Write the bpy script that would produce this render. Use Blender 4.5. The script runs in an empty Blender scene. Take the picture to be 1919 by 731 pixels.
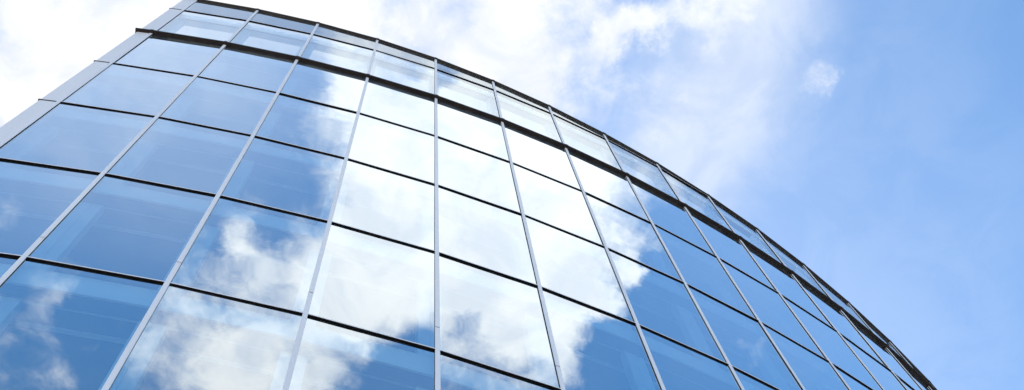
import bpy, bmesh, math, random
from mathutils import Vector, Matrix
R_ = math.radians
random.seed(7)
scene = bpy.context.scene
COL = scene.collection

# ------------------------------------------------------------------ camera
cam_d = bpy.data.cameras.new('camera'); cam = bpy.data.objects.new('camera', cam_d); COL.objects.link(cam)
rx = Vector((0.97875434, 0.19570591, -0.06114846)); uy = Vector((0.20503643, -0.93421452, 0.29189604)); fw = Vector((0, 0.29823218, 0.95449336))
uy = (uy - uy.dot(fw)*fw).normalized(); rx = fw.cross(uy)
m = Matrix((rx, uy, -fw)).transposed().to_4x4()
cam.matrix_world = m
cam_d.sensor_width = 36.0; cam_d.lens = 36.0*2272.8/1919.0
cam_d.clip_start = 0.1; cam_d.clip_end = 20000
scene.camera = cam

# ------------------------------------------------------------------ sky, sun, exposure
SUN_AZ, SUN_EL = 128.0, 50.0            # azimuth counted from +X towards +Y: behind the building
sdir = Vector((math.cos(R_(SUN_AZ))*math.cos(R_(SUN_EL)), math.sin(R_(SUN_AZ))*math.cos(R_(SUN_EL)), math.sin(R_(SUN_EL))))
sun_d = bpy.data.lights.new('sun', 'SUN'); sun_d.energy = 3.0; sun_d.angle = R_(0.5); sun_d.color = (1, .95, .88)
sun = bpy.data.objects.new('sun', sun_d); COL.objects.link(sun)
sun.rotation_euler = (-sdir).to_track_quat('-Z', 'Y').to_euler()
sun.location = (0, 0, 60)

SKY_STRENGTH = 0.10
CLOUD_L = 4.5       # cloud radiance in the sky texture's own units
scene.view_settings.view_transform = 'Standard'
scene.view_settings.look = 'None'
scene.view_settings.gamma = 1.0
scene.view_settings.use_curve_mapping = False
scene.view_settings.exposure = 1.52
BLOBS=[(0.277,-0.185,0.24,0.731),(0.027,0.156,0.24,0.477),(0.177,-0.43,0.24,0.443),(-0.27,0.093,0.24,0.793),(0.318,-0.011,0.24,0.37),(0.12,-0.184,0.16,0.517),(-0.04,-0.592,0.16,0.239),(0.411,-0.142,0.11,0.224),(0.202,0.188,0.075,0.357),(0.431,0.076,0.11,-0.251),(-0.122,0.12,0.075,0.498),(-0.402,0.16,0.075,0.537),(0.227,-0.328,0.11,0.384),(0.338,-0.331,0.075,-0.295),(0.232,0.306,0.16,0.022),(0.465,-0.106,0.05,-0.263),(0.269,-0.424,0.075,0.236),(0.409,-0.017,0.03,0.339),(0.425,0.013,0.03,-0.274),(0.134,0.191,0.03,0.312),(0.434,-0.215,0.11,0.18),(-0.035,-0.305,0.16,-0.131),(0.451,-0.014,0.03,-0.308),(-0.003,0.19,0.05,0.349),(-0.122,-0.452,0.16,0.049),(0.219,-0.063,0.075,0.271),(0.141,0.287,0.075,0.207),(0.527,0.101,0.03,0.25),(0.443,-0.083,0.03,0.203),(0.282,-0.009,0.05,0.321),(0.164,-0.115,0.03,-0.295),(0.116,-0.156,0.05,-0.195),(-0.008,-0.52,0.03,-0.354),(0.543,0.014,0.05,0.193),(0.103,-0.374,0.03,0.228),(0.346,0.124,0.075,0.166),(0.395,0.317,0.11,-0.126),(0.273,0.275,0.03,0.191),(0.358,-0.235,0.03,-0.136),(0.111,0.191,0.03,0.185),(0.0,-0.49,0.03,-0.325),(-0.056,0.147,0.05,0.212),(0.422,0.227,0.05,0.169),(0.192,-0.102,0.05,0.175),(0.364,-0.075,0.075,0.17),(0.479,0.245,0.03,0.165),(-0.004,-0.457,0.03,-0.214),(0.114,-0.352,0.03,-0.128),(0.485,0.339,0.03,0.184),(0.038,0.217,0.05,0.158),(0.432,-0.022,0.03,0.179),(0.38,0.002,0.03,0.114),(0.188,-0.29,0.03,0.13),(0.046,-0.232,0.05,-0.137),(-0.023,-0.494,0.075,0.188),(0.178,-0.477,0.075,0.146),(0.498,-0.014,0.03,-0.135),(0.289,0.261,0.03,0.138),(0.162,0.211,0.03,-0.119),(0.424,-0.083,0.03,0.201),(0.459,-0.154,0.05,0.118),(0.398,-0.095,0.03,0.17),(0.085,-0.21,0.03,0.11),(0.001,-0.405,0.05,-0.123),(0.183,0.32,0.05,0.136),(0.268,0.399,0.11,0.072),(0.068,-0.279,0.03,0.115),(-0.356,0.089,0.03,0.183),(0.174,-0.27,0.03,-0.119),(0.488,-0.12,0.03,0.128),(0.261,-0.329,0.03,-0.16),(0.08,-0.382,0.03,-0.101),(0.318,-0.011,0.03,0.119),(0.469,0.009,0.03,0.095),(0.552,0.188,0.11,-0.097),(0.38,-0.283,0.05,0.083),(-0.139,-0.344,0.075,-0.092),(-0.138,-0.397,0.03,0.144),(-0.145,-0.455,0.03,0.153),(0.318,-0.228,0.03,0.118),(0.386,-0.191,0.05,0.129),(0.158,0.183,0.03,0.109),(0.287,-0.402,0.03,0.127),(0.313,0.215,0.03,-0.1),(0.334,0.455,0.03,0.099),(0.455,0.482,0.05,-0.096),(0.027,0.156,0.05,0.104),(-0.196,0.1,0.075,0.134),(-0.37,0.13,0.03,0.114),(0.356,0.238,0.05,-0.094),(0.371,-0.015,0.03,0.103),(0.447,0.257,0.03,-0.092),(0.099,0.205,0.03,0.113),(0.465,0.332,0.03,-0.1),(0.139,-0.383,0.03,0.105),(0.095,-0.499,0.03,0.085),(0.501,-0.099,0.03,-0.085),(0.006,-0.588,0.03,0.091),(0.558,0.112,0.03,-0.081),(0.138,-0.152,0.03,-0.119),(0.024,0.191,0.03,0.095),(0.281,-0.319,0.03,-0.075),(0.436,-0.14,0.03,0.108),(0.327,0.293,0.05,-0.079),(0.12,0.218,0.03,-0.067),(0.378,0.518,0.03,0.072),(0.423,0.583,0.03,0.071),(0.394,0.078,0.03,-0.097),(0.293,-0.341,0.03,0.076),(0.177,-0.43,0.03,0.076)]
BLOBS.append((0.276, 0.272, .036, .055))

w = bpy.data.worlds.new('World'); scene.world = w; w.use_nodes = True
nt = w.node_tree; nt.nodes.clear()
def N(nt, t, **k):
    n = nt.nodes.new(t)
    for a, b in k.items(): setattr(n, a, b)
    return n
def lk(nt, a, b): nt.links.new(a, b)
def mth(nt, op, a, b=None, c=None, clamp=False):
    n = N(nt, 'ShaderNodeMath', operation=op, use_clamp=clamp)
    for i, v in enumerate((a, b, c)):
        if v is None: continue
        if isinstance(v, (int, float)): n.inputs[i].default_value = v
        else: lk(nt, v, n.inputs[i])
    return n.outputs[0]
out = N(nt, 'ShaderNodeOutputWorld'); bg = N(nt, 'ShaderNodeBackground'); bg.inputs[1].default_value = SKY_STRENGTH
lk(nt, bg.outputs[0], out.inputs[0])
sky = N(nt, 'ShaderNodeTexSky', sky_type='NISHITA'); sky.sun_disc = False
sky.sun_elevation = R_(SUN_EL); sky.sun_rotation = R_(90.0 - SUN_AZ)
sky.air_density = 1.0; sky.dust_density = 0.6; sky.ozone_density = 2.0
tc = N(nt, 'ShaderNodeTexCoord'); sep = N(nt, 'ShaderNodeSeparateXYZ'); lk(nt, tc.outputs['Generated'], sep.inputs[0])
zc = mth(nt, 'MAXIMUM', sep.outputs[2], 0.06)
cu = N(nt, 'ShaderNodeCombineXYZ'); lk(nt, mth(nt, 'DIVIDE', sep.outputs[0], zc), cu.inputs[0]); lk(nt, mth(nt, 'DIVIDE', sep.outputs[1], zc), cu.inputs[1])
q = cu.outputs[0]                       # position on a flat cloud layer
def noise(nt, vec, scale, detail=8, rough=.6, dist=0.0, off=(0, 0, 0)):
    mp = N(nt, 'ShaderNodeMapping'); mp.inputs['Location'].default_value = off; lk(nt, vec, mp.inputs[0])
    n = N(nt, 'ShaderNodeTexNoise'); lk(nt, mp.outputs[0], n.inputs['Vector'])
    n.inputs['Scale'].default_value = scale; n.inputs['Detail'].default_value = detail
    n.inputs['Roughness'].default_value = rough; n.inputs['Distortion'].default_value = dist
    return n
def vm(nt, op, a, b=None, s=None):
    n = N(nt, 'ShaderNodeVectorMath', operation=op)
    lk(nt, a, n.inputs[0])
    if b is not None:
        if isinstance(b, tuple): n.inputs[1].default_value = b
        else: lk(nt, b, n.inputs[1])
    if s is not None: n.inputs['Scale'].default_value = s
    return n
# the cloud edges are carried about by a turbulent wind field
d1 = vm(nt, 'SUBTRACT', noise(nt, q, 7, 6, .6).outputs['Color'], (.5, .5, .5))
d1 = vm(nt, 'SCALE', d1.outputs[0], s=0.055)
d2 = vm(nt, 'SUBTRACT', noise(nt, q, 30, 6, .65, off=(3, 1, 0)).outputs['Color'], (.5, .5, .5))
d2 = vm(nt, 'SCALE', d2.outputs[0], s=0.042)
qq = vm(nt, 'ADD', q, d1.outputs[0]); qq = vm(nt, 'ADD', qq.outputs[0], d2.outputs[0])
qf = N(nt, 'ShaderNodeCombineXYZ'); sp2 = N(nt, 'ShaderNodeSeparateXYZ'); lk(nt, qq.outputs[0], sp2.inputs[0])
lk(nt, sp2.outputs[0], qf.inputs[0]); lk(nt, sp2.outputs[1], qf.inputs[1])
acc = 0.12
for (bx, by, br, bw) in BLOBS:
    dn = vm(nt, 'DISTANCE', qf.outputs[0], (bx, by, 0.0))
    mr = N(nt, 'ShaderNodeMapRange', interpolation_type='SMOOTHERSTEP'); lk(nt, dn.outputs['Value'], mr.inputs[0])
    mr.inputs[1].default_value = 0; mr.inputs[2].default_value = br; mr.inputs[3].default_value = bw; mr.inputs[4].default_value = 0
    acc = mth(nt, 'ADD', mr.outputs[0], acc)
acc = mth(nt, 'MINIMUM', mth(nt, 'MAXIMUM', acc, 0.0), 1.0)
nz = noise(nt, q, 9, 10, .62, .4, off=(5, 2, 0)).outputs[0]
fine = noise(nt, q, 34, 8, .65, .3, off=(1, 8, 0)).outputs[0]
nn = mth(nt, 'ADD', mth(nt, 'MULTIPLY_ADD', nz, 1.0, -0.5), mth(nt, 'MULTIPLY_ADD', fine, 0.9, -0.45))
dens = mth(nt, 'MULTIPLY_ADD', nn, 0.70, mth(nt, 'MULTIPLY_ADD', acc, 1.45, -0.225))
al = N(nt, 'ShaderNodeMapRange', interpolation_type='SMOOTHSTEP'); lk(nt, dens, al.inputs[0])
al.inputs[1].default_value = .20; al.inputs[2].default_value = .80; al.inputs[3].default_value = 0; al.inputs[4].default_value = 1
# thin veil, thicker towards the sun
veil = noise(nt, q, 3.2, 7, .55, .8, off=(9, 4, 0)).outputs[0]
vr = N(nt, 'ShaderNodeMapRange'); lk(nt, veil, vr.inputs[0])
vr.inputs[1].default_value = .3; vr.inputs[2].default_value = .75; vr.inputs[3].default_value = .0; vr.inputs[4].default_value = .05
vl0 = vm(nt, 'DISTANCE', q, (-.12, -.24, 0)); flare = N(nt, 'ShaderNodeMapRange', interpolation_type='SMOOTHSTEP'); lk(nt, vl0.outputs['Value'], flare.inputs[0])
flare.inputs[1].default_value = .02; flare.inputs[2].default_value = .30; flare.inputs[3].default_value = .34; flare.inputs[4].default_value = 0  # lens glare over the upper-left panes, put into the sky colour as haze
vm2 = N(nt, 'ShaderNodeMapping', vector_type='TEXTURE'); vm2.inputs['Location'].default_value = (.185, .27, 0); vm2.inputs['Rotation'].default_value = (0, 0, R_(-57)); vm2.inputs['Scale'].default_value = (.19, .085, 1); lk(nt, qf.outputs[0], vm2.inputs[0])
vl1 = vm(nt, 'LENGTH', vm2.outputs[0]); vl2 = N(nt, 'ShaderNodeMapRange', interpolation_type='SMOOTHSTEP'); lk(nt, vl1.outputs['Value'], vl2.inputs[0])
vl2.inputs[1].default_value = .25; vl2.inputs[2].default_value = 1.25; vl2.inputs[3].default_value = .34; vl2.inputs[4].default_value = 0
sd = vm(nt, 'DOT_PRODUCT', tc.outputs['Generated'], tuple(sdir))
glow = N(nt, 'ShaderNodeMapRange', interpolation_type='SMOOTHSTEP'); lk(nt, sd.outputs['Value'], glow.inputs[0])
glow.inputs[1].default_value = .45; glow.inputs[2].default_value = 1.0; glow.inputs[3].default_value = 0.0; glow.inputs[4].default_value = 1.0
# cloud brightness: grey shading put in by noise, dimmer near the sun
sh = N(nt, 'ShaderNodeMapRange', interpolation_type='SMOOTHSTEP'); lk(nt, noise(nt, q, 14, 8, .6, .5, off=(2, 7, 0)).outputs[0], sh.inputs[0])
sh.inputs[1].default_value = .38; sh.inputs[2].default_value = .66; sh.inputs[3].default_value = 0.0; sh.inputs[4].default_value = 1.0
cl = mth(nt, 'MULTIPLY', mth(nt, 'MULTIPLY', 1.0, mth(nt, 'MULTIPLY_ADD', glow.outputs[0], -0.17, 1.0)), CLOUD_L)
ct = N(nt, 'ShaderNodeMix', data_type='RGBA'); lk(nt, sh.outputs[0], ct.inputs[0])
ct.inputs[6].default_value = (.97, .98, 1.0, 1); ct.inputs[7].default_value = (.77, .82, .91, 1)
cc = N(nt, 'ShaderNodeVectorMath', operation='SCALE'); lk(nt, ct.outputs[2], cc.inputs[0]); lk(nt, cl, cc.inputs['Scale'])
hs = N(nt, 'ShaderNodeHueSaturation'); hs.inputs['Saturation'].default_value = 1.26; hs.inputs['Hue'].default_value = .494; hs.inputs['Value'].default_value = .985; lk(nt, sky.outputs[0], hs.inputs['Color'])
mxv = N(nt, 'ShaderNodeMix', data_type='RGBA'); lk(nt, mth(nt, 'MULTIPLY_ADD', glow.outputs[0], 0.30, mth(nt, 'ADD', mth(nt, 'MULTIPLY', vl2.outputs[0], mth(nt, 'MULTIPLY_ADD', veil, 1.6, .2)), mth(nt, 'ADD', flare.outputs[0], vr.outputs[0])), clamp=True), mxv.inputs[0]); lk(nt, hs.outputs[0], mxv.inputs[6]); lk(nt, cc.outputs[0], mxv.inputs[7])
mxc = N(nt, 'ShaderNodeMix', data_type='RGBA'); lk(nt, al.outputs[0], mxc.inputs[0]); lk(nt, mxv.outputs[2], mxc.inputs[6]); lk(nt, cc.outputs[0], mxc.inputs[7])
lk(nt, mxc.outputs[2], bg.inputs[0])
w.cycles.sampling_method = 'MANUAL'; w.cycles.sample_map_resolution = 512
scene.cycles.max_bounces = 10; scene.cycles.transparent_max_bounces = 16; scene.cycles.glossy_bounces = 4

# ------------------------------------------------------------------ materials
def mat(name):
    m = bpy.data.materials.new(name); m.use_nodes = True
    b = m.node_tree.nodes['Principled BSDF']; return m, m.node_tree, b
def paint(name, col, rough=.45, metal=0.0, var=.06, scale=3.0, streak=True, bump=0.0, spec=.5):
    m, t, b = mat(name)
    tcn = N(t, 'ShaderNodeTexCoord'); mp = N(t, 'ShaderNodeMapping'); lk(t, tcn.outputs['Object'], mp.inputs[0])
    mp.inputs['Scale'].default_value = (1, 1, .12 if streak else 1)
    n = N(t, 'ShaderNodeTexNoise'); lk(t, mp.outputs[0], n.inputs['Vector']); n.inputs['Scale'].default_value = scale; n.inputs['Detail'].default_value = 7
    r = N(t, 'ShaderNodeMapRange'); lk(t, n.outputs[0], r.inputs[0]); r.inputs[1].default_value = .3; r.inputs[2].default_value = .7
    r.inputs[3].default_value = 1-var; r.inputs[4].default_value = 1+var
    v = N(t, 'ShaderNodeVectorMath', operation='SCALE'); v.inputs[0].default_value = col; lk(t, r.outputs[0], v.inputs['Scale'])
    lk(t, v.outputs[0], b.inputs['Base Color'])
    rr = N(t, 'ShaderNodeMapRange'); lk(t, n.outputs[0], rr.inputs[0]); rr.inputs[3].default_value = rough-.08; rr.inputs[4].default_value = rough+.1
    lk(t, rr.outputs[0], b.inputs['Roughness']); b.inputs['Metallic'].default_value = metal
    b.inputs['Specular IOR Level'].default_value = spec
    if bump:
        bp = N(t, 'ShaderNodeBump'); bp.inputs['Strength'].default_value = bump; lk(t, n.outputs[0], bp.inputs['Height']); lk(t, bp.outputs[0], b.inputs['Normal'])
    return m
M = {}
M['alu'] = paint('aluminium_paint', (.92, .83, .80), .4, .0, .05, 2.0)
M['panel'] = paint('metal_panel', (.93, .83, .785), .42, .0, .04, 1.2)
M['gasket'] = paint('black_gasket', (.006, .005, .005), .9, 0, .2, 6, False, spec=.08)
M['bronze'] = paint('dark_bronze', (.030, .021, .018), .6, .0, .25, 5, False, spec=.2)
M['coping'] = paint('coping_metal', (.040, .034, .030), .6, 0, .2, 5, False, spec=.25)
M['soffit'] = paint('pale_soffit', (.93, .94, .95), .6, 0, .04, 2, False)
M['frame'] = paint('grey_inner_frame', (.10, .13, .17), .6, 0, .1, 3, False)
M['post'] = paint('pale_post', (.84, .87, .90), .6, 0, .05, 2)
M['rail'] = paint('parapet_frame', (.50, .55, .62), .6, 0, .05, 3)
M['white'] = paint('white_bead', (.8, .8, .8), .5, 0, .03)
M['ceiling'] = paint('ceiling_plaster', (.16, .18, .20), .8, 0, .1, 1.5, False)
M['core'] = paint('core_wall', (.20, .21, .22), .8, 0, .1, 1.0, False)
M['deck'] = paint('roof_felt', (.12, .12, .12), .9, 0, .2, 2.0, False)
M['back'] = paint('render_wall', (.45, .44, .43), .8, 0, .06, 1.0, False)

def glass_outer(name, base, gain, trans):
    m, t, b = mat(name); t.nodes.remove(b); o = t.nodes['Material Output']
    gl = N(t, 'ShaderNodeBsdfGlossy'); gl.inputs['Color'].default_value = GLASS_REFL; gl.inputs['Roughness'].default_value = 0.0
    tr = N(t, 'ShaderNodeBsdfTransparent'); tr.inputs['Color'].default_value = trans
    df = N(t, 'ShaderNodeBsdfDiffuse'); df.inputs['Color'].default_value = (.55, .62, .70, 1)
    tcn = N(t, 'ShaderNodeTexCoord')
    # roller-wave distortion of the toughened pane
    n = N(t, 'ShaderNodeTexNoise'); lk(t, tcn.outputs['Object'], n.inputs['Vector']); n.inputs['Scale'].default_value = 0.9; n.inputs['Detail'].default_value = 1.0
    bp = N(t, 'ShaderNodeBump'); bp.inputs['Strength'].default_value = 1.0; bp.inputs['Distance'].default_value = 0.0028; lk(t, n.outputs[0], bp.inputs['Height'])
    lk(t, bp.outputs[0], gl.inputs['Normal'])
    lw = N(t, 'ShaderNodeLayerWeight'); lw.inputs['Blend'].default_value = 0.5   # facing = 1 - cos
    fac = mth(t, 'MULTIPLY_ADD', mth(t, 'POWER', lw.outputs['Facing'], 1.3), gain, base, clamp=True)
    mx = N(t, 'ShaderNodeMixShader'); lk(t, fac, mx.inputs[0]); lk(t, tr.outputs[0], mx.inputs[1]); lk(t, gl.outputs[0], mx.inputs[2])
    # a film of dust and rain marks
    mp = N(t, 'ShaderNodeMapping'); lk(t, tcn.outputs['Object'], mp.inputs[0]); mp.inputs['Scale'].default_value = (1, 1, .25)
    n2 = N(t, 'ShaderNodeTexNoise'); lk(t, mp.outputs[0], n2.inputs['Vector']); n2.inputs['Scale'].default_value = 2.5; n2.inputs['Detail'].default_value = 9; n2.inputs['Roughness'].default_value = .65
    r = N(t, 'ShaderNodeMapRange'); lk(t, n2.outputs[0], r.inputs[0]); r.inputs[1].default_value = .4; r.inputs[2].default_value = .75; r.inputs[3].default_value = .005; r.inputs[4].default_value = .05
    m2 = N(t, 'ShaderNodeMixShader'); lk(t, r.outputs[0], m2.inputs[0]); lk(t, mx.outputs[0], m2.inputs[1]); lk(t, df.outputs[0], m2.inputs[2])
    lk(t, m2.outputs[0], o.inputs['Surface']); return m
def glass_inner():
    m, t, b = mat('inner_glass_face'); t.nodes.remove(b); o = t.nodes['Material Output']
    tr = N(t, 'ShaderNodeBsdfTransparent'); tr.inputs['Color'].default_value = (.97, .98, .985, 1)
    lk(t, tr.outputs[0], o.inputs['Surface']); return m
GLASS_REFL = (.925, .985, 1.0, 1); GLASS_TRANS = (.78, .97, 1.0, 1); GLASS_BASE = 0.235
M['glass'] = glass_outer('coated_glass', GLASS_BASE, .96, GLASS_TRANS); M['clear'] = glass_outer('parapet_glass', .10, .75, (.88, .94, .97, 1)); M['glass_in'] = glass_inner()

# ------------------------------------------------------------------ helpers
def build(name, verts, faces, mats, parent=None, fm=None, tagd=None):
    me = bpy.data.meshes.new(name); me.from_pydata(verts, [], faces); me.update()
    for k in (mats if isinstance(mats, (list, tuple)) else [mats]): me.materials.append(M[k])
    if fm:
        for p, i in zip(me.polygons, fm): p.material_index = i
    bm = bmesh.new(); bm.from_mesh(me); bmesh.ops.recalc_face_normals(bm, faces=bm.faces[:]); bm.to_mesh(me); bm.free()
    o = bpy.data.objects.new(name, me); COL.objects.link(o)
    if parent: o.parent = parent
    return o
class MB:
    def __init__(s): s.v = []; s.f = []; s.m = []
    def hexa(s, c, mi=0):        # c: 8 corners, bottom ring 0-3, top ring 4-7; mi int or 6 (bottom, top, sides...)
        b = len(s.v); s.v += [tuple(p) for p in c]
        F = [(0, 1, 2, 3), (4, 5, 6, 7), (0, 1, 5, 4), (1, 2, 6, 5), (2, 3, 7, 6), (3, 0, 4, 7)]
        s.f += [tuple(b+i for i in f) for f in F]; s.m += (list(mi) if isinstance(mi, (list, tuple)) else [mi]*6)
    def build(s, name, mats, parent=None): return build(name, s.v, s.f, mats, parent, s.m)

# ------------------------------------------------------------------ facade geometry (metres)
CX, CY, RAD = -17.68775, 33.33227, 32.29778
PH0, DPH = -1.22510844, 0.047677243
NB = 26                                   # bays, from the left corner round to the far side
def V(i, off=0.0):
    a = PH0 + DPH*i; r = RAD + off
    return Vector((CX + r*math.cos(a), CY + r*math.sin(a)))
ROOF = [30.937, 30.84, 30.73, 30.61, 30.43, 30.21, 29.96, 29.70, 29.49, 29.28, 29.09, 28.885, 28.67, 28.475, 28.27]
def zroof(i):
    if i <= 0: return ROOF[0] - .06*i
    if i >= 14: return ROOF[14] - .19*(i-14)
    k = int(i); f = i-k
    return ROOF[k]*(1-f) + ROOF[min(k+1, 14)]*f
Z1, ZB = 29.25, 25.86
ROWS = [22.566, 19.274, 15.958, 12.659, 9.36, 6.06, 2.76]
GROUND = -1.6
GOFF = -0.022                             # outer face of the glass behind the mullion caps
def P3(i, off, z): p = V(i, off); return Vector((p.x, p.y, z))
def sweep(name, prof, i0, i1, zf, mats, parent, fm=None, closed_ends=True):
    """carry a profile [(offset, z), ...] along the facets; zf(i) is the height it hangs from"""
    idx = [i0] + [k for k in range(math.floor(i0)+1, math.ceil(i1))] + [i1]
    v = []; f = []; mm = []; n = len(prof)
    for i in idx:
        for (o_, z_) in prof: v.append(tuple(P3(i, o_, zf(i)+z_)))
    for a in range(len(idx)-1):
        for k in range(n):
            k2 = (k+1) % n; f.append((a*n+k, a*n+k2, (a+1)*n+k2, (a+1)*n+k)); mm.append(fm[k] if fm else 0)
    if closed_ends:
        f.append(tuple(range(n))); f.append(tuple((len(idx)-1)*n+k for k in range(n))[::-1]); mm += [fm[0] if fm else 0]*2
    return build(name, v, f, mats, parent, mm)

bld = bpy.data.objects.new('office_building', None); COL.objects.link(bld)
bld['label'] = 'curved glass office building with pale metal mullions, dark transoms and a sloping dark roof edge'
bld['category'] = 'building'
B = bld

# transoms: pale face cap over a black gasketed body
def transom(z, i0, i1):
    # underside dark, thin aluminium front face
    prof = [(GOFF-.02, .0), (-.006, .0), (-.004, .003), (-.004, .029), (-.002, .029), (-.002, .049), (-.006, .052), (GOFF-.02, .054)]
    sweep('transom', prof, i0, i1, lambda i: z-.02, ['gasket', 'alu'], B, [0, 0, 0, 1, 1, 1, 1, 0])
iR1 = next(i for i in range(40) if zroof(i) < Z1+.16)
for z in ROWS: transom(z, -.205, NB)
transom(Z1, -.205, 9)

# projecting band between the floors and the parapet storey
def band():
    prof = [(GOFF-.03, 0), (-.012, 0), (-.012, .008), (-.004, .008), (-.004, 0), (.012, 0), (.012, .008), (.020, .008), (.020, 0), (.038, 0), (.038, .008), (.044, .008), (.044, 0), (.058, 0), (.058, .075), (.046, .085), (GOFF-.03, .095)]
    sweep('projecting_band', prof, -.215, NB, lambda i: ZB, ['bronze'], B)
band()
# sloping roof edge
prof = [(-.30, 0), (-.010, 0), (-.010, .005), (-.004, .005), (-.004, 0), (.014, 0), (.014, .005), (.020, .005), (.020, 0), (.033, 0), (.033, .045), (.024, .050), (-.30, .06)]
sweep('roof_coping', prof, -.215, NB, zroof, ['coping'], B)
# folded covers over the joints of the band and of the coping
for i in range(0, NB+1):
    a = PH0 + DPH*i; n = Vector((math.cos(a), math.sin(a), 0)); t = Vector((-n.y, n.x, 0)); c = Vector((CX, CY, 0))
    for (z0, z1, o1, nm, mt) in ((ZB-.003, ZB+.094, .063, 'band_joint_cover', 'bronze'), (zroof(i)-.006, zroof(i)+.058, .038, 'coping_joint_cover', 'coping')):
        mb = MB(); mb.hexa([tuple(c+n*(RAD+o_)+t*s_+Vector((0, 0, z))) for z in (z0, z1) for (s_, o_) in ((-.035, .002), (.035, .002), (.035, o1), (-.035, o1))])
        mb.build(nm, [mt], B)

# mullions
JOINT = [13.30, 6.7, 0.1]
for i in range(0, NB+1):
    a = PH0 + DPH*i
    n = Vector((math.cos(a), math.sin(a), 0)); t = Vector((-n.y, n.x, 0))
    c = Vector((CX, CY, 0))
    hw = .030
    def box(mb, z0, z1, zt=None, o0=GOFF-.02, o1=0.0, h=hw, mi=0):
        # a cap with small chamfers on its front edges
        ch = min(.004, (o1-o0)*.4)
        ring = [(-h, o0), (-h, o1-ch), (-h+ch, o1), (h-ch, o1), (h, o1-ch), (h, o0)]
        b = len(mb.v)
        for z in (z0, z1):
            for (s_, o_) in ring: mb.v.append(tuple(c + n*(RAD+o_) + t*s_ + Vector((0, 0, z))))
        k = len(ring)
        for j in range(k): mb.f.append((b+j, b+(j+1) % k, b+k+(j+1) % k, b+k+j)); mb.m.append(mi)
        mb.f.append(tuple(b+j for j in range(k))); mb.m.append(mi); mb.f.append(tuple(b+k+j for j in range(k))); mb.m.append(mi)
    mb = MB()
    zs = sorted([GROUND+.3] + JOINT + [ZB+.002])
    for a0, a1 in zip(zs[:-1], zs[1:]): box(mb, a0+.012, a1-.012, o0=-.011)
    box(mb, zs[0], ZB-.001, o1=-.0105, h=hw-.001, mi=1)
    box(mb, ZB+.096, zroof(i)-.002, o0=-.011); box(mb, ZB+.097, zroof(i)-.003, o1=-.0105, h=hw-.001, mi=1)
    mb.build('mullion', ['alu', 'gasket'], B)

# corner strip of pale metal left of the first mullion
mb = MB()
zs = [GROUND+.2, 2.76, 6.06, 9.36, 12.659, 15.958, 19.274, 22.566, ZB, Z1, zroof(-.1)]
for a0, a1 in zip(zs[:-1], zs[1:]):
    A_, B_, C_, D_ = V(-.02, -.012), V(-.188, -.012), V(-.188, -.12), V(-.02, -.12)
    mb.hexa([(*A_, a0+.001), (*B_, a0+.001), (*C_, a0+.001), (*D_, a0+.001), (*A_, a1-.001), (*B_, a1-.001), (*C_, a1-.001), (*D_, a1-.001)])
mb.build('corner_panel', ['panel'], B)

# glass units
rows = [(GROUND+.25, 2.76), (2.76, 6.06), (6.06, 9.36), (9.36, 12.659), (12.659, 15.958), (15.958, 19.274), (19.274, 22.566), (22.566, ZB)]
def pane(mb, i, z0, z1a, z1b, jit=0.003):
    e = .022/1.54
    j = [random.uniform(-jit, jit) for _ in range(3)]; j.append(j[0]+j[2]-j[1])
    cor = []
    for (ii, zz, jj) in ((i+e, z0, j[0]), (i+1-e, z0, j[1]), (i+1-e, z1b, j[2]), (i+e, z1a, j[3])):
        # stay on the chord of the facet
        p0, p1 = V(i, GOFF), V(i+1, GOFF); f = ii-i
        p = p0*(1-f)+p1*f; a = PH0+DPH*(i+.5); nn_ = Vector((math.cos(a), math.sin(a)))
        cor.append((p, nn_, zz, jj))
    c8 = []
    for d in (0.0, -.024):
        for (p, nn_, zz, jj) in cor:
            q_ = p + nn_*(jj+d); c8.append((q_.x, q_.y, zz))
    mb.hexa(c8, [0, 1, 1, 1, 1, 1])
stuff = MB()
for i in range(NB):
    for (z0, z1) in rows:
        lo = [12.659, 12.659, 9.36, 9.36, 9.36, 12.659, 12.659, 15.958, 15.958, 19.274, 19.274, 22.566, 22.566, 22.566]
        vis = i < 14 and z1 > (lo[i] if i < len(lo) else 99)
        g = MB() if vis else stuff
        pane(g, i, z0+.01, z1-.01, z1-.01)
        if vis: g.build('glass_pane', ['glass', 'glass_in'], B)
    za, zb = zroof(i)-.004, zroof(i+1)-.004
    if i < 9:
        g = MB(); pane(g, i, ZB+.10, Z1-.01, Z1-.01); g.build('glass_pane', ['clear', 'glass_in'], B)
        g = MB(); pane(g, i, Z1+.01, za, zb); g.build('glass_pane', ['clear', 'glass_in'], B)
    else:
        g = MB() if i < 14 else stuff
        pane(g, i, ZB+.10, za, zb)
        if i < 14: g.build('glass_pane', ['clear', 'glass_in'], B)
so = stuff.build('lower_glazing', ['glass', 'glass_in'], B); so['kind'] = 'stuff'

# behind the glass: pale spandrel boards, frame heads, posts, floor slabs
def spandrel(z, zf=None, h=.46):
    zf = zf or (lambda i: z)
    prof = [(-.135, -h), (-.11, -h), (-.11, -.0), (-.135, -.0)]
    return sweep('spandrel', prof, -.05, NB, zf, ['soffit'], B)
def head(z, h=.46):
    prof = [(-.30, -h), (-.262, -h), (-.262, -h+.012), (-.245, -h+.012), (-.245, -h), (-.19, -h), (-.19, -h+.01), (-.178, -h+.01), (-.178, -h), (-.137, -h), (-.137, -h+.10), (-.30, -h+.10)]
    sweep('frame_head', prof, -.05, NB, lambda i: z, ['frame'], B)
    prof = [(-.328, -h+.004), (-.302, -h+.004), (-.302, -h+.03), (-.328, -h+.03)]
    sweep('frame_bead', prof, -.05, NB, lambda i: z, ['white'], B)
    prof = [(-.62, -h+.05), (-.58, -h+.05), (-.58, -h+.10), (-.62, -h+.10)]
    sweep('blind_rail', prof, -.05, NB, lambda i: z, ['post'], B)
levels = [ZB] + ROWS
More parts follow.
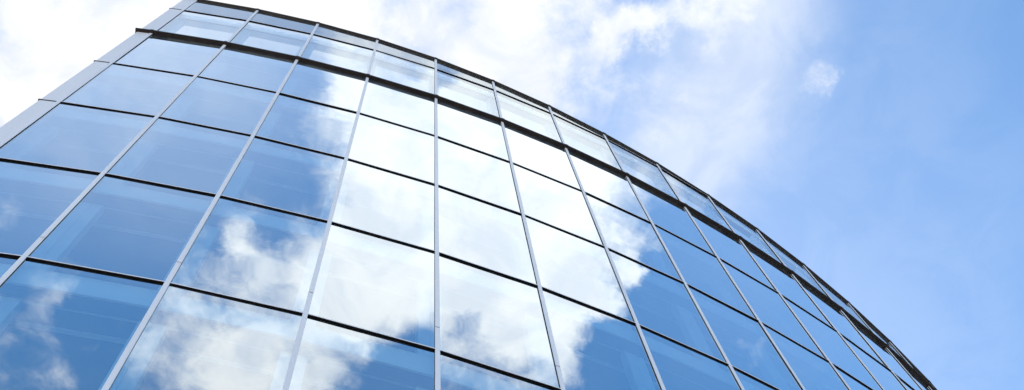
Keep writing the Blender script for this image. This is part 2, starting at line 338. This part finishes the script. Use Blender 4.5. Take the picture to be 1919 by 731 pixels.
for z in levels:
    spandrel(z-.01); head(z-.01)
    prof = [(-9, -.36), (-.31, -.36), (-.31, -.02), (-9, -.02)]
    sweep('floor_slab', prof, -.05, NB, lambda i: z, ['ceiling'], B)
spandrel(Z1-.01, h=.40)
for i in range(0, NB+1):
    a = PH0 + DPH*i; n = Vector((math.cos(a), math.sin(a), 0)); t = Vector((-n.y, n.x, 0)); c = Vector((CX, CY, 0))
    mb = MB()
    def bx(s0, s1, o0, o1, z0, z1):
        L = [(s0, o0), (s1, o0), (s1, o1), (s0, o1)]
        mb.hexa([tuple(c+n*(RAD+o_)+t*s_+Vector((0, 0, z))) for z in (z0, z1) for (s_, o_) in L])
    lv = [GROUND+.02] + sorted(levels)
    for z0, z1 in zip(lv[:-1], lv[1:]):
        bx(-.15, -.004, -.42, -.29, z0, z1-.375)
        bx(.004, .15, -.42, -.29, z0, z1-.375)
        bx(-.0035, .0035, -.41, -.31, z0, z1-.375)
    mb.build('inner_post', ['post'], B)
    mb = MB()
    bx(-.13, .13, -.30, -.16, ZB+.01, Z1-.415)
    mb.build('parapet_post', ['rail'], B)
# parapet storey: sill rail and head rail of the open frame, sky beyond
sweep('parapet_sill', [(-.30, .0), (-.15, .0), (-.15, .30), (-.30, .30)], -.05, NB, lambda i: ZB, ['rail'], B)
sweep('parapet_head', [(-.30, -.40), (-.16, -.40), (-.16, -.02), (-.30, -.02)], -.05, 9, lambda i: Z1, ['rail'], B)
# roof deck, core, side and rear walls
sweep('roof_deck', [(-9.2, -.02), (-.32, -.02), (-.32, .03), (-9.2, .03)], -.05, NB, lambda i: ZB, ['deck'], B)
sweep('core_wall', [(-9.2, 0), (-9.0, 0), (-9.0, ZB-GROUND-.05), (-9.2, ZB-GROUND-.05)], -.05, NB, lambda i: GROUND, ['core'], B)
for (i0, i1) in ((-.19, -.075), (NB+.02, NB+.12)):
    mb = MB(); A_, B_, C_, D_ = V(i1, -.125), V(i0, -.125), V(i0, -9.2), V(i1, -9.2)
    mb.hexa([(*p, GROUND) for p in (A_, B_, C_, D_)] + [(*p, ZB+.4) for p in (A_, B_, C_, D_)])
    mb.build('side_wall', ['panel'], B)

# ------------------------------------------------------------------ ground
def ground_mat(name, col, slab):
    m, t, b = mat(name)
    tcn = N(t, 'ShaderNodeTexCoord')
    n = N(t, 'ShaderNodeTexNoise'); lk(t, tcn.outputs['Object'], n.inputs['Vector']); n.inputs['Scale'].default_value = .6; n.inputs['Detail'].default_value = 9
    r = N(t, 'ShaderNodeMapRange'); lk(t, n.outputs[0], r.inputs[0]); r.inputs[3].default_value = .75; r.inputs[4].default_value = 1.25
    v = N(t, 'ShaderNodeVectorMath', operation='SCALE'); lk(t, r.outputs[0], v.inputs['Scale'])
    if slab:
        br = N(t, 'ShaderNodeTexBrick'); lk(t, tcn.outputs['Object'], br.inputs['Vector']); br.inputs['Scale'].default_value = 1.2
        br.inputs['Color1'].default_value = (*col, 1); br.inputs['Color2'].default_value = (*[c_*.85 for c_ in col], 1); br.inputs['Mortar'].default_value = (.08, .08, .08, 1)
        br.inputs['Mortar Size'].default_value = .01; lk(t, br.outputs[0], v.inputs[0])
    else: v.inputs[0].default_value = col
    lk(t, v.outputs[0], b.inputs['Base Color']); b.inputs['Roughness'].default_value = .85
    return m
M['asphalt'] = ground_mat('asphalt', (.07, .07, .07), False); M['bounce_paving'] = ground_mat('bounce_paving', (.45, .41, .37), True)
G = 6000
g = build('ground', [(-G, -G, GROUND-.12), (G, -G, GROUND-.12), (G, G, GROUND-.12), (-G, G, GROUND-.12)], [(0, 1, 2, 3)], 'asphalt'); g['kind'] = 'structure'
n_ = 96; v = []; 
for z in (GROUND-.12, GROUND):
    for k in range(n_):
        a = 2*math.pi*k/n_; v.append((CX+150*math.cos(a), CY+150*math.sin(a), z))  # unseen paving, made wide and pale to bounce warm light onto the facade
f = [tuple(range(n_, 2*n_)), tuple(range(n_))[::-1]] + [(k, (k+1) % n_, n_+(k+1) % n_, n_+k) for k in range(n_)]
pv = build('bounce_pavement', v, f, 'bounce_paving'); pv['kind'] = 'structure'
